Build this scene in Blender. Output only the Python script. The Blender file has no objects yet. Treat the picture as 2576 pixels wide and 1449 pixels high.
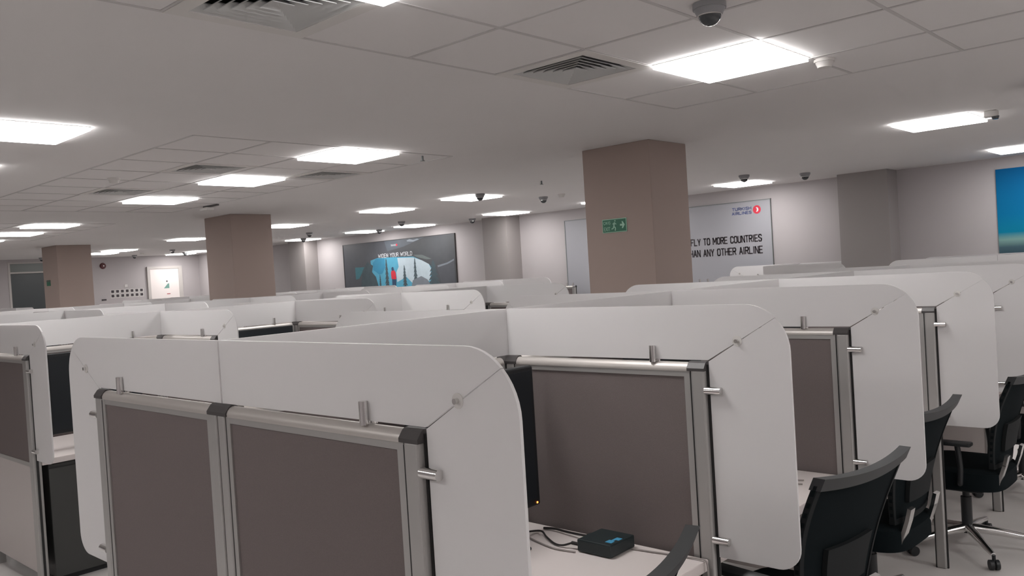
import bpy, bmesh, math, random
from mathutils import Vector, Matrix

sc = bpy.context.scene
COL = sc.collection
random.seed(7)

# ------------------------------------------------------------------ camera
YAW, PITCH, ROLL = math.radians(-42.6424), math.radians(-1.1612), math.radians(-3.4948)
fw = Vector((math.sin(YAW)*math.cos(PITCH), math.cos(YAW)*math.cos(PITCH), math.sin(PITCH)))
rt = Vector((math.cos(YAW), -math.sin(YAW), 0))
up = rt.cross(fw)
c_, s_ = math.cos(ROLL), math.sin(ROLL)
r2 = c_*rt + s_*up
u2 = -s_*rt + c_*up
cam_d = bpy.data.cameras.new('camera')
cam = bpy.data.objects.new('camera', cam_d)
COL.objects.link(cam)
cam_d.sensor_width = 36.0
cam_d.lens = 2108.63/2576*36.0
cam_d.clip_start = 0.05
cam.matrix_world = Matrix(((r2.x, u2.x, -fw.x, 2.184), (r2.y, u2.y, -fw.y, -1.157), (r2.z, u2.z, -fw.z, 1.69), (0, 0, 0, 1)))
sc.camera = cam

# ------------------------------------------------------------------ world, exposure
w = bpy.data.worlds.new('world'); sc.world = w; w.use_nodes = True
w.node_tree.nodes['Background'].inputs[0].default_value = (0.5, 0.5, 0.52, 1)
w.node_tree.nodes['Background'].inputs[1].default_value = 0.05
sc.view_settings.view_transform = 'Standard'
sc.view_settings.look = 'None'
sc.view_settings.gamma = 1.0
sc.view_settings.use_curve_mapping = False
sc.view_settings.exposure = 0.0
LAMP_POWER = 19.5     # emission strength of every ceiling panel
HC = 2.737           # ceiling height

# ------------------------------------------------------------------ materials
def srgb(r, g, b):
    f = lambda c: (c/255/12.92) if c/255 <= 0.04045 else ((c/255+0.055)/1.055)**2.4
    return (f(r), f(g), f(b), 1)

def mat(name, col, rough=0.5, metal=0.0, noise=0.0, nscale=40.0, bump=0.0, bscale=300.0, spec=0.5):
    m = bpy.data.materials.new(name); m.use_nodes = True
    nt = m.node_tree; p = nt.nodes['Principled BSDF']
    p.inputs['Base Color'].default_value = col
    p.inputs['Roughness'].default_value = rough
    p.inputs['Metallic'].default_value = metal
    p.inputs['Specular IOR Level'].default_value = spec
    tc = nt.nodes.new('ShaderNodeTexCoord')
    if noise:
        n = nt.nodes.new('ShaderNodeTexNoise'); n.inputs['Scale'].default_value = nscale; n.inputs['Detail'].default_value = 4
        nt.links.new(tc.outputs['Object'], n.inputs['Vector'])
        mr = nt.nodes.new('ShaderNodeMapRange'); mr.inputs['To Min'].default_value = 1-noise; mr.inputs['To Max'].default_value = 1+noise
        nt.links.new(n.outputs['Fac'], mr.inputs['Value'])
        mx = nt.nodes.new('ShaderNodeVectorMath'); mx.operation = 'SCALE'; mx.inputs[0].default_value = col[:3]
        nt.links.new(mr.outputs[0], mx.inputs['Scale'])
        nt.links.new(mx.outputs[0], p.inputs['Base Color'])
    if bump:
        n = nt.nodes.new('ShaderNodeTexNoise'); n.inputs['Scale'].default_value = bscale
        nt.links.new(tc.outputs['Object'], n.inputs['Vector'])
        b = nt.nodes.new('ShaderNodeBump'); b.inputs['Strength'].default_value = bump; b.inputs['Distance'].default_value = 0.002
        nt.links.new(n.outputs['Fac'], b.inputs['Height']); nt.links.new(b.outputs[0], p.inputs['Normal'])
    return m

def emit(name, col, strength):
    m = bpy.data.materials.new(name); m.use_nodes = True
    nt = m.node_tree; nt.nodes.clear()
    o = nt.nodes.new('ShaderNodeOutputMaterial'); e = nt.nodes.new('ShaderNodeEmission')
    e.inputs[0].default_value = col; e.inputs[1].default_value = strength
    nt.links.new(e.outputs[0], o.inputs[0])
    return m

M = {}
M['wall'] = mat('wall_paint', (0.43, 0.40, 0.404, 1), 0.7, noise=0.02, nscale=3)
M['pilaster'] = mat('pilaster_paint', (0.29, 0.265, 0.26, 1), 0.7, noise=0.02, nscale=3)
M['ceiling'] = mat('ceiling_white', (0.70, 0.68, 0.675, 1), 0.85, noise=0.02, nscale=2)
M['grid'] = mat('ceiling_grid_metal', (0.52, 0.505, 0.50, 1), 0.6)
M['floor'] = mat('floor_vinyl', (0.60, 0.575, 0.56, 1), 0.5, noise=0.06, nscale=6)
M['column'] = mat('column_paint', (0.32, 0.248, 0.222, 1), 0.75, noise=0.03, nscale=2)
M['fabric'] = mat('taupe_fabric', (0.168, 0.142, 0.138, 1), 0.9, noise=0.12, nscale=380, bump=0.5, bscale=700, spec=0.2)
M['alu'] = mat('aluminium_frame', (0.42, 0.41, 0.40, 1), 0.42, 0.55)
M['alu_rail'] = mat('aluminium_rail', (0.52, 0.49, 0.465, 1), 0.42, 0.45)
M['capm'] = mat('dark_plastic_cap', (0.055, 0.05, 0.05, 1), 0.45)
M['gap'] = mat('black_groove', (0.012, 0.012, 0.012, 1), 0.6)
M['mela'] = mat('white_melamine', (0.52, 0.475, 0.46, 1), 0.45, noise=0.02, nscale=5)
M['desk'] = mat('white_desktop', (0.70, 0.64, 0.622, 1), 0.4, noise=0.015, nscale=8)
M['chrome'] = mat('chrome', (0.75, 0.74, 0.73, 1), 0.16, 1.0)
M['black'] = mat('black_plastic', (0.012, 0.014, 0.016, 1), 0.45)
M['blackfab'] = mat('black_mesh_fabric', (0.006, 0.0095, 0.011, 1), 0.95, noise=0.25, nscale=500, bump=0.6, bscale=900, spec=0.1)
M['rim'] = mat('black_rubber_rim', (0.028, 0.03, 0.032, 1), 0.55)
M['pad'] = mat('dark_pad', (0.013, 0.015, 0.016, 1), 0.8, spec=0.2)
M['screen'] = mat('monitor_screen', (0.012, 0.016, 0.02, 1), 0.35)
M['dev'] = mat('dark_teal_plastic', (0.012, 0.02, 0.022, 1), 0.5)
M['blue'] = mat('blue_sticker', srgb(70, 150, 190), 0.5)
M['red'] = mat('red_plastic', srgb(150, 30, 45), 0.5)
M['cable_k'] = mat('black_cable', (0.02, 0.018, 0.018, 1), 0.5)
M['cable_w'] = mat('grey_cable', (0.30, 0.27, 0.26, 1), 0.5)
M['domek'] = mat('smoked_dome', (0.05, 0.055, 0.06, 1), 0.12)
M['domeb'] = mat('camera_housing', (0.26, 0.26, 0.27, 1), 0.45)
M['vent'] = mat('vent_metal', (0.20, 0.215, 0.215, 1), 0.5)
M['louver'] = mat('louver_grey', (0.52, 0.525, 0.52, 1), 0.6)
M['ventk'] = mat('vent_shadow', (0.03, 0.035, 0.035, 1), 0.8)
M['offw'] = mat('offwhite_plastic', (0.62, 0.60, 0.58, 1), 0.5)
M['green'] = mat('sign_green', srgb(18, 92, 66), 0.5)
M['greenl'] = mat('sign_pale_green', srgb(150, 190, 168), 0.5)
M['darkdoor'] = mat('dark_tinted_glass', (0.035, 0.042, 0.045, 1), 0.35)
M['transom'] = mat('frosted_transom', (0.20, 0.215, 0.21, 1), 0.4)
M['door'] = mat('white_door_leaf', (0.78, 0.72, 0.70, 1), 0.45)
M['doorfr'] = mat('door_frame_paint', (0.50, 0.47, 0.45, 1), 0.5)
M['poster_w'] = mat('poster_grey_white', (0.33, 0.33, 0.355, 1), 0.5)
M['navy'] = mat('navy_ink', srgb(70, 84, 130), 0.5)
M['ink'] = mat('charcoal_ink', srgb(62, 56, 60), 0.5)
M['redink'] = mat('red_ink', srgb(205, 50, 70), 0.5)
M['whiteink'] = mat('white_ink', srgb(205, 208, 212), 0.5)
M['led'] = emit('orange_led', (1.0, 0.25, 0.05, 1), 4.0)
M['cabinet'] = mat('dark_grey_laminate', (0.045, 0.046, 0.044, 1), 0.5)
M['lamp'] = emit('lamp_diffuser', (1.0, 0.975, 0.96, 1), LAMP_POWER)
M['lampf'] = mat('lamp_frame', (0.7, 0.69, 0.68, 1), 0.4)

# frosted acrylic
def acrylic():
    m = bpy.data.materials.new('frosted_acrylic'); m.use_nodes = True
    nt = m.node_tree; p = nt.nodes['Principled BSDF']; o = nt.nodes['Material Output']
    p.inputs['Base Color'].default_value = (0.78, 0.768, 0.77, 1)
    p.inputs['Roughness'].default_value = 0.42
    t = nt.nodes.new('ShaderNodeBsdfTranslucent'); t.inputs[0].default_value = (0.82, 0.805, 0.805, 1)
    mx = nt.nodes.new('ShaderNodeMixShader'); mx.inputs[0].default_value = 0.30
    nt.links.new(p.outputs[0], mx.inputs[1]); nt.links.new(t.outputs[0], mx.inputs[2]); nt.links.new(mx.outputs[0], o.inputs[0])
    return m
M['acrylic'] = acrylic()

# ------------------------------------------------------------------ helpers
def new_bm(): return bmesh.new()

def box(bm, x0, x1, y0, y1, z0, z1, bev=0.0, seg=2):
    vs = [bm.verts.new(v) for v in ((x0,y0,z0),(x1,y0,z0),(x1,y1,z0),(x0,y1,z0),(x0,y0,z1),(x1,y0,z1),(x1,y1,z1),(x0,y1,z1))]
    fs = [bm.faces.new([vs[i] for i in f]) for f in ((3,2,1,0),(4,5,6,7),(0,1,5,4),(1,2,6,5),(2,3,7,6),(3,0,4,7))]
    if bev > 0:
        es = list({e for f in fs for e in f.edges})
        bmesh.ops.bevel(bm, geom=es, offset=bev, segments=seg, affect='EDGES', profile=0.5)
    return bm

def cyl(bm, c, axis, r, h, n=20, r2=None, caps=True):
    """cylinder centred at c along axis"""
    axis = Vector(axis).normalized()
    q = Vector((0, 0, 1)).rotation_difference(axis).to_matrix().to_4x4()
    bmesh.ops.create_cone(bm, cap_ends=caps, cap_tris=False, segments=n, radius1=r, radius2=r if r2 is None else r2, depth=h,
                          matrix=Matrix.Translation(Vector(c)) @ q)
    return bm

def prism(bm, pts, axis, a0, a1):
    """extrude 2D outline; axis 'y': pts=(x,z); 'x': pts=(y,z); 'z': pts=(x,y)"""
    def P(p, a):
        if axis == 'y': return (p[0], a, p[1])
        if axis == 'x': return (a, p[0], p[1])
        return (p[0], p[1], a)
    v0 = [bm.verts.new(P(p, a0)) for p in pts]; v1 = [bm.verts.new(P(p, a1)) for p in pts]
    n = len(pts)
    bm.faces.new(v0); bm.faces.new(list(reversed(v1)))
    for i in range(n):
        bm.faces.new((v0[(i+1) % n], v0[i], v1[i], v1[(i+1) % n]))
    return bm

def tube(bm, path, r, n=8, radii=None, closed_ends=True):
    path = [Vector(p) for p in path]; rings = []
    prev = None
    for i, p in enumerate(path):
        t = (path[min(i+1, len(path)-1)] - path[max(i-1, 0)]).normalized()
        if prev is None:
            a = Vector((0, 0, 1)) if abs(t.z) < 0.9 else Vector((1, 0, 0))
            nrm = t.cross(a).normalized()
        else:
            nrm = (prev - t*prev.dot(t)).normalized()
        prev = nrm; b = t.cross(nrm)
        rr = r if radii is None else radii[i]
        rings.append([bm.verts.new(p + rr*(math.cos(2*math.pi*k/n)*nrm + math.sin(2*math.pi*k/n)*b)) for k in range(n)])
    for i in range(len(rings)-1):
        for k in range(n):
            bm.faces.new((rings[i][k], rings[i][(k+1) % n], rings[i+1][(k+1) % n], rings[i+1][k]))
    if closed_ends:
        bm.faces.new(list(reversed(rings[0]))); bm.faces.new(rings[-1])
    return bm

def smooth_path(pts, n=8):
    pts = [Vector(p) for p in pts]; out = []
    P = [pts[0]] + pts + [pts[-1]]
    for i in range(1, len(P)-2):
        for k in range(n):
            t = k/n
            out.append(0.5*((2*P[i]) + (-P[i-1]+P[i+1])*t + (2*P[i-1]-5*P[i]+4*P[i+1]-P[i+2])*t*t + (-P[i-1]+3*P[i]-3*P[i+1]+P[i+2])*t**3))
    out.append(pts[-1]); return out

def obj(name, bm, m, parent=None, loc=None, smooth=False, angle=40):
    bmesh.ops.recalc_face_normals(bm, faces=bm.faces[:])
    me = bpy.data.meshes.new(name); bm.to_mesh(me); bm.free()
    me.materials.append(m)
    if smooth:
        for p in me.polygons: p.use_smooth = True
        try: me.set_sharp_from_angle(angle=math.radians(angle))
        except Exception: pass
    o = bpy.data.objects.new(name, me); COL.objects.link(o)
    if parent is not None: o.parent = parent
    if loc is not None: o.location = loc
    return o

def tag(o, label, cat, group=None, kind=None):
    o['label'] = label; o['category'] = cat
    if group: o['group'] = group
    if kind: o['kind'] = kind
    return o

def thing(name, label, cat, loc=(0, 0, 0), rotz=0.0, group=None):
    o = bpy.data.objects.new(name, None); COL.objects.link(o)
    o.location = loc; o.rotation_euler = (0, 0, rotz); o.empty_display_size = 0.1
    return tag(o, label, cat, group)

def struct(name, bm, m, label=None, cat=None):
    o = obj(name, bm, m); o['kind'] = 'structure'
    if label: o['label'] = label
    if cat: o['category'] = cat
    return o

def dup(root, loc, rotz, label=None, group=None, skip=()):
    r = root.copy(); COL.objects.link(r); r.location = loc; r.rotation_euler = (0, 0, rotz)
    if label: r['label'] = label
    if group: r['group'] = group
    for ch in list(root.children):
        if ch.name.split('.')[0] in skip: continue
        c = ch.copy(); COL.objects.link(c); c.parent = r
        for g in ch.children:
            d = g.copy(); COL.objects.link(d); d.parent = c
    return r

def drop(root):
    for ch in list(root.children):
        for g in list(ch.children): bpy.data.objects.remove(g)
        bpy.data.objects.remove(ch)
    bpy.data.objects.remove(root)

def text_mesh(name, s, m, parent, x0, x1, z0, z1, plane, depth=0.002, bold=0.0, facing='-y'):
    """lettering filling the rectangle (x0..x1, z0..z1) on the plane (y = plane for '-y', x = plane for '+x')"""
    cu = bpy.data.curves.new(name, 'FONT'); cu.body = s; cu.size = 1.0; cu.extrude = 0.0; cu.offset = bold
    cu.resolution_u = 4
    tmp = bpy.data.objects.new(name, cu); COL.objects.link(tmp)
    bpy.context.view_layer.update()
    me = bpy.data.meshes.new_from_object(tmp.evaluated_get(bpy.context.evaluated_depsgraph_get()))
    bpy.data.objects.remove(tmp); bpy.data.curves.remove(cu)
    xs = [v.co.x for v in me.vertices]; ys = [v.co.y for v in me.vertices]
    ax, bx, ay, by = min(xs), max(xs), min(ys), max(ys)
    for v in me.vertices:
        a = x0 + (v.co.x-ax)/(bx-ax)*(x1-x0); b = z0 + (v.co.y-ay)/(by-ay)*(z1-z0)
        v.co = (a, plane, b) if facing == '-y' else (plane, a, b)
    bm = bmesh.new(); bm.from_mesh(me); bpy.data.meshes.remove(me)
    bmesh.ops.recalc_face_normals(bm, faces=bm.faces[:])
    r = bmesh.ops.extrude_face_region(bm, geom=bm.faces[:])
    d = Vector((0, -depth, 0)) if facing == '-y' else Vector((depth, 0, 0))
    bmesh.ops.translate(bm, verts=[g for g in r['geom'] if isinstance(g, bmesh.types.BMVert)], vec=d)
    return obj(name, bm, m, parent)

GL = {  # condensed block capitals as strokes on a 0..1 by 0..1 cell
 'A': [(0,0,.5,1),(.5,1,1,0),(.18,.32,.82,.32)], 'C': [(1,.8,.8,1),(.8,1,.2,1),(.2,1,0,.8),(0,.8,0,.2),(0,.2,.2,0),(.2,0,.8,0),(.8,0,1,.2)],
 'D': [(0,0,0,1),(0,1,.7,1),(.7,1,1,.8),(1,.8,1,.2),(1,.2,.7,0),(.7,0,0,0)], 'E': [(0,0,0,1),(0,1,1,1),(0,.5,.85,.5),(0,0,1,0)],
 'F': [(0,0,0,1),(0,1,1,1),(0,.52,.85,.52)], 'H': [(0,0,0,1),(1,0,1,1),(0,.5,1,.5)], 'I': [(.5,0,.5,1)], 'K': [(0,0,0,1),(0,.4,1,1),(.3,.58,1,0)],
 'L': [(0,0,0,1),(0,0,1,0)], 'M': [(0,0,0,1),(0,1,.5,.35),(.5,.35,1,1),(1,1,1,0)], 'N': [(0,0,0,1),(0,1,1,0),(1,0,1,1)],
 'O': [(0,.2,0,.8),(0,.8,.2,1),(.2,1,.8,1),(.8,1,1,.8),(1,.8,1,.2),(1,.2,.8,0),(.8,0,.2,0),(.2,0,0,.2)],
 'R': [(0,0,0,1),(0,1,.8,1),(.8,1,1,.85),(1,.85,1,.65),(1,.65,.8,.5),(.8,.5,0,.5),(.5,.5,1,0)],
 'S': [(1,.82,.8,1),(.8,1,.2,1),(.2,1,0,.8),(0,.8,0,.65),(0,.65,1,.38),(1,.38,1,.2),(1,.2,.8,0),(.8,0,.2,0),(.2,0,0,.18)],
 'T': [(.5,0,.5,1),(0,1,1,1)], 'U': [(0,1,0,.2),(0,.2,.2,0),(.2,0,.8,0),(.8,0,1,.2),(1,.2,1,1)],
 'W': [(0,1,.22,0),(.22,0,.5,.75),(.5,.75,.78,0),(.78,0,1,1)], 'Y': [(0,1,.5,.48),(1,1,.5,.48),(.5,.48,.5,0)]}
def block_text(name, s, m, parent, x0, x1, z0, z1, plane, th):
    """condensed block lettering on a plane facing -y, filling x0..x1, z0..z1"""
    W_ = {'I': .25, 'M': 1.25, 'W': 1.35, ' ': .55}
    ws = [W_.get(c, 1.0) for c in s]; gap = .42
    tot = sum(ws)+gap*(len(s)-1); u = (x1-x0-th)/tot; x = x0+th/2; h = z1-z0-th
    bm = new_bm()
    for c, wd in zip(s, ws):
        for (a, b, c2, d2) in GL.get(c, []):
            p = Vector((x+a*wd*u, z0+th/2+b*h)); q = Vector((x+c2*wd*u, z0+th/2+d2*h)); dr = (q-p).normalized(); nn = Vector((-dr.y, dr.x))*th/2; p = p-dr*th*.3; q = q+dr*th*.3
            prism(bm, [tuple(v) for v in (p+nn, q+nn, q-nn, p-nn)], 'y', plane-.001, plane)
        x += (wd+gap)*u
    return obj(name, bm, m, parent)

ORD = ['first', 'second', 'third', 'fourth', 'fifth', 'sixth', 'seventh', 'eighth', 'ninth', 'tenth', 'eleventh', 'twelfth', 'thirteenth', 'fourteenth']

# ------------------------------------------------------------------ room shell
WX0, WX1, WY0, WY1 = -21.3, 6.0, -4.5, 10.8
struct('floor', box(new_bm(), WX0-.2, WX1+.2, WY0-.2, WY1+.2, -0.12, 0), M['floor'])
VENTS = ((-.56, 2.42, 'dark square ceiling vent between the near dome camera and the near column'),
         (-.56, .62, 'square ceiling vent cut by the top edge, beside the cut-off light'),
         (-4.66, 2.48, 'ceiling vent just above the second light of the receding left row'),
         (-4.66, 3.73, 'ceiling vent just below and left of the nearest light of the left row'),
         (-6.48, 2.48, 'ceiling vent just above the third light of the receding left row'))
bm = new_bm()
xs = sorted({WX0-.2, WX1+.2} | {v[0]+d for v in VENTS for d in (-.235, .235)}); ys = sorted({WY0-.2, WY1+.2} | {v[1]+d for v in VENTS for d in (-.235, .235)})
for a in range(len(xs)-1):
    for b in range(len(ys)-1):
        mx, my = (xs[a]+xs[a+1])/2, (ys[b]+ys[b+1])/2
        if any(abs(mx-v[0]) < .23 and abs(my-v[1]) < .23 for v in VENTS): continue
        box(bm, xs[a], xs[a+1], ys[b], ys[b+1], HC, HC+.10)
box(bm, WX0-.2, WX1+.2, WY0-.2, WY1+.2, HC+.10, HC+.14)
ceil = struct('ceiling', bm, M['ceiling'])
struct('wall_back', box(new_bm(), WX0-.2, WX1+.2, WY1, WY1+.2, 0, HC), M['wall'])
struct('wall_front', box(new_bm(), WX0-.2, WX1+.2, WY0-.2, WY0, 0, HC), M['wall'])
struct('wall_right', box(new_bm(), WX1, WX1+.2, WY0, WY1, 0, HC), M['wall'])
# left wall with the opening of the dark doorway (y 5.78..8.0) cut out
bm = new_bm()
box(bm, WX0-.2, WX0, WY0, 5.78, 0, HC); box(bm, WX0-.2, WX0, 7.55, WY1, 0, HC); box(bm, WX0-.2, WX0, 5.78, 7.55, 2.66, HC)
struct('wall_left', bm, M['wall'])

# suspended-ceiling grid bars, two tiled bays
def grid_bay(xs, ys):
    bm = new_bm()
    for x in xs: box(bm, x-.009, x+.009, ys[0], ys[-1], HC-.003, HC+.002)
    for y in ys: box(bm, xs[0], xs[-1], y-.009, y+.009, HC-.0035, HC+.002)
    obj('ceiling_grid', bm, M['grid'], ceil)
grid_bay([-.86+.6*i for i in range(9)], [-2.083+.6*i for i in range(11)])
grid_bay([-8.6+.6*i for i in range(10)], [1.61+.6*i for i in range(5)])
grid_bay([-14.0+.6*i for i in range(7)], [1.61+.6*i for i in range(5)])

# columns
def column(x0, x1, y0, y1, label):
    o = obj('column', box(new_bm(), x0, x1, y0, y1, 0, HC, 0.004, 1), M['column'])
    tag(o, label, 'column', 'square columns', 'structure'); return o
column(-2.46, -1.745, 4.93, 5.53, 'nearest broad beige-brown column, carrying the running-man exit sign')
column(-9.5, -8.75, 4.93, 5.58, 'middle beige-brown column behind the left bench, with no sign')
column(-16.27, -15.47, 4.93, 5.58, 'farthest beige-brown column at the left, with a small green sign')
# wall pilasters
for x0, x1, lab in ((-2.29, -1.63, 'grey-brown pilaster between the slogan board and the blue sky poster'),
                    (-9.16, -8.53, 'grey-brown pilaster right of the mountain lake poster'),
                    (-15.92, -15.23, 'grey-brown pilaster left of the mountain lake poster')):
    o = obj('pilaster', box(new_bm(), x0, x1, 10.42, 10.8, 0, HC), M['pilaster']); tag(o, lab, 'pilaster', 'wall pilasters', 'structure')

# dark doorway at the far left
d = obj('door_2', box(new_bm(), WX0-.12, WX0-.06, 5.83, 7.5, 0, 2.38), M['darkdoor']); d['kind'] = 'structure'
obj('door_leaf_gap', box(new_bm(), WX0-.06, WX0-.055, 6.66, 6.68, 0, 2.38), M['gap'], d)
obj('transom', box(new_bm(), WX0-.12, WX0-.05, 5.83, 7.5, 2.42, 2.63), M['transom'], d)
bm = new_bm(); box(bm, WX0-.14, WX0+.01, 5.78, 5.83, 0, 2.66); box(bm, WX0-.14, WX0+.01, 7.5, 7.55, 0, 2.66)
box(bm, WX0-.14, WX0+.01, 5.83, 7.5, 2.38, 2.42); box(bm, WX0-.14, WX0+.01, 5.83, 7.5, 2.63, 2.66)
obj('door_frame', bm, M['doorfr'], d)
# white door on the left wall
d = obj('door_1', box(new_bm(), WX0+.004, WX0+.04, 9.33, 10.15, 0, 2.36), M['door']); d['kind'] = 'structure'
bm = new_bm(); box(bm, WX0, WX0+.06, 9.25, 9.33, 0, 2.43); box(bm, WX0, WX0+.06, 10.15, 10.26, 0, 2.43); box(bm, WX0, WX0+.06, 9.33, 10.15, 2.36, 2.43)
obj('door_frame', bm, M['doorfr'], d)
bm = new_bm(); cyl(bm, (WX0+.07, 9.42, 1.05), (0, 1, 0), 0.012, 0.12); cyl(bm, (WX0+.055, 9.37, 1.05), (1, 0, 0), 0.015, 0.03)
obj('door_handle', bm, M['chrome'], d)

# ------------------------------------------------------------------ ceiling lights
bm = new_bm(); box(bm, -.297, .297, -.297, .297, -.024, -.004)
lamp0 = thing('ceiling_light', 'x', 'ceiling light', (0, 0, HC), 0, 'square ceiling light panels')
obj('diffuser', bm, M['lamp'], lamp0)
bm = new_bm(); box(bm, -.30, .30, -.30, .30, -.005, 0.0)
obj('housing', bm, M['lampf'], lamp0)
LIGHTS = [
 (0.05, 2.99, 'largest square light panel at upper right, behind the near dome camera'),
 (0.07, 6.62, 'square light panel at the right, directly left of a small sensor'),
 (0.06, 9.87, 'light panel cut by the right edge, above the blue sky poster'),
 (-3.44, 9.93, 'light panel above the slogan board'),
 (-3.5, 3.11, 'square light panel left of centre, nearest of the receding left row'),
 (-5.27, 3.14, 'second square light panel of the receding left row, between two vents'),
 (-7.12, 3.18, 'third square light panel of the receding left row, above the middle column'),
 (-10.69, 3.22, 'thin light panel above the farthest column, the longer one away from the frame edge'),
 (-12.27, 3.26, 'light panel near the left edge, just below and left of a longer one'),
 (-13.95, 3.2, 'sliver of a light panel at the left edge, lowest of the left row'),
 (-3.5, 0.65, 'big light panel cut by the left edge of the view'),
 (-5.3, 0.65, 'tiny lit corner of a light panel at the left edge'),
 (0.02, 0.60, 'light panel mostly above the top edge, only its corner seen'),
 (-5.99, 7.01, 'light panel with a dome camera in front of it, left of the near column'),
 (-7.85, 7.03, 'square light panel above the mountain lake poster, nearest of that cluster'),
 (-10.75, 7.08, 'thin light panel just right of the middle column'),
 (-14.09, 6.94, 'thin light panel just left of the middle column, the higher one'),
 (-17.79, 7.1, 'thin light panel right of the farthest column, the higher one'),
 (-19.09, 7.2, 'thin light panel touching the right side of the farthest column'),
 (-5.94, 10.08, 'tiny lit corner of a light panel peeping out left of the near column'),
 (-8.03, 9.9, 'light panel over the pilaster right of the mountain lake poster'),
 (-10.79, 10.12, 'light panel above the right half of the mountain lake poster'),
 (-12.37, 10.07, 'light panel above the left half of the mountain lake poster'),
 (-14.81, 10.13, 'light panel above the pilaster left of the mountain lake poster, with a dome before it'),
 (-20.5, 9.9, 'light panel right above the white door in the far corner'),
 (-19.13, 9.79, 'small light panel at the left side of the middle column, the lowest one'),
 # rows continued by unseen lamps behind and beside the viewpoint, for near brightness
 (-1.75, -2.4, 'added fill light panel behind the viewpoint, left of the nearest row'), (5.4, 0.6, 'added fill light panel beyond the right frame edge by the right wall, first along'), (5.4, 3.0, 'added fill light panel beyond the right frame edge by the right wall, second along'), (5.4, 6.6, 'added fill light panel beyond the right frame edge by the right wall, third along'),  # unseen lamps added to brighten the near screens and the spine faces
 (3.6, 0.6, 'light panel behind the viewpoint, right of the nearest bench'), (3.6, 3.0, 'light panel beyond the right frame edge, second along'), (3.6, 6.6, 'light panel beyond the right frame edge, third along'), (3.6, 9.9, 'light panel beyond the right frame edge, by the back wall'),
 (0.05, -2.4, 'light panel behind the viewpoint over the front aisle'), (3.6, -2.4, 'light panel over the front right corner'),
 (-8.9, 0.65, 'light panel over the front of the third bench'), (-12.3, 0.65, 'light panel over the front of the fourth bench'),
 (-16.0, 0.65, 'light panel over the far left front'), (-17.8, 3.2, 'light panel over the far left'),
]
for i, (x, y, lab) in enumerate(LIGHTS):
    o = dup(lamp0, (x, y, HC), 0, lab)
drop(lamp0)

# ------------------------------------------------------------------ air vents
def ring(bm, a, b, z0, z1, t=0.004):
    """square louver ring: outer half-size a at z0, inner half-size b at z1 (a sloped blade)"""
    for k in range(4):
        R_ = Matrix.Rotation(k*math.pi/2, 4, 'Z')
        q = [Vector((-a, -a, z0)), Vector((a, -a, z0)), Vector((b, -b, z1)), Vector((-b, -b, z1))]
        q2 = [v+Vector((0, 0, t)) for v in q]
        v0 = [bm.verts.new(R_ @ v) for v in q]; v1 = [bm.verts.new(R_ @ v) for v in q2]
        bm.faces.new(v0); bm.faces.new(list(reversed(v1)))
        for i in range(4): bm.faces.new((v0[i], v1[i], v1[(i+1) % 4], v0[(i+1) % 4]))
vent0 = thing('air_vent', 'x', 'air vent', (0, 0, HC), 0, 'square ceiling air vents')
bm = new_bm()
for x0, x1, y0, y1 in ((-.30, .30, -.30, -.233), (-.30, .30, .233, .30), (-.30, -.233, -.233, .233), (.233, .30, -.233, .233)):
    box(bm, x0, x1, y0, y1, -.006, -.0005)
obj('frame', bm, M['offw'], vent0)
bm = new_bm(); box(bm, -.2345, .2345, -.2345, .2345, .085, .095)
for x0, x1, y0, y1 in ((-.2345, .2345, -.2345, -.232), (-.2345, .2345, .232, .2345), (-.2345, -.232, -.232, .232), (.232, .2345, -.232, .232)): box(bm, x0, x1, y0, y1, .0, .085)
obj('duct_opening', bm, M['ventk'], vent0)
bm = new_bm()
for k in range(6):
    a = .231-.037*k; ring(bm, a, a-.036, -.004, .022)
obj('louver', bm, M['louver'], vent0)
for x, y, lab in VENTS:
    dup(vent0, (x, y, HC), 0, lab)
drop(vent0)

# ------------------------------------------------------------------ dome cameras and sensors
dome0 = thing('dome_camera', 'x', 'security camera', (0, 0, HC), 0, 'ceiling dome cameras')
bm = new_bm(); cyl(bm, (0, 0, -.012), (0, 0, 1), .068, .024, 28); cyl(bm, (0, 0, -.036), (0, 0, 1), .052, .026, 28, .064)
obj('housing', bm, M['domeb'], dome0, smooth=True)
bm = new_bm()
bmesh.ops.create_uvsphere(bm, u_segments=24, v_segments=14, radius=.047)
bmesh.ops.delete(bm, geom=[v for v in bm.verts if v.co.z > .002], context='VERTS')
bmesh.ops.translate(bm, verts=bm.verts[:], vec=(0, 0, -.046))
obj('dome', bm, M['domek'], dome0, smooth=True)
bm = new_bm(); cyl(bm, (0, 0, -.050), (0, 0, 1), .0505, .008, 28)
obj('trim_ring', bm, M['chrome'], dome0, smooth=True)
for x, y, lab in ((.485, 1.985, 'nearest dome camera at the top edge, above the largest light'),
                  (-2.87, 8.85, 'dome camera just above the light over the slogan board'),
                  (-2.38, 9.58, 'dome camera between the slogan board light and the right pilaster'),
                  (-5.68, 8.17, 'dome camera left of the near column, above the pilaster light'),
                  (-5.62, 6.80, 'dome camera in front of the light left of the near column'),
                  (-9.2, 10.2, 'small dome camera beside the top of the pilaster right of the lake poster'),
                  (-9.87, 9.01, 'dome camera just above the light over the lake poster, right half'),
                  (-11.85, 10.05, 'dome camera at the right end of the light over the lake poster, left half'),
                  (-12.58, 8.81, 'dome camera right of the middle column, above the crossed light'),
                  (-14.45, 9.9, 'dome camera crossing the light above the left pilaster'),
                  (-20.6, 8.65, 'dome camera near the top of the left wall above the bell'),
                  (-18.17, 8.55, 'dome camera left of the middle column, above the door light'),
                  (-19.65, 9.6, 'dome camera crossing the light over the white door'),
                  (-20.6, 6.35, 'dome camera just left of the farthest column')):
    dup(dome0, (x, y, HC), 0, lab)
drop(dome0)

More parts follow.
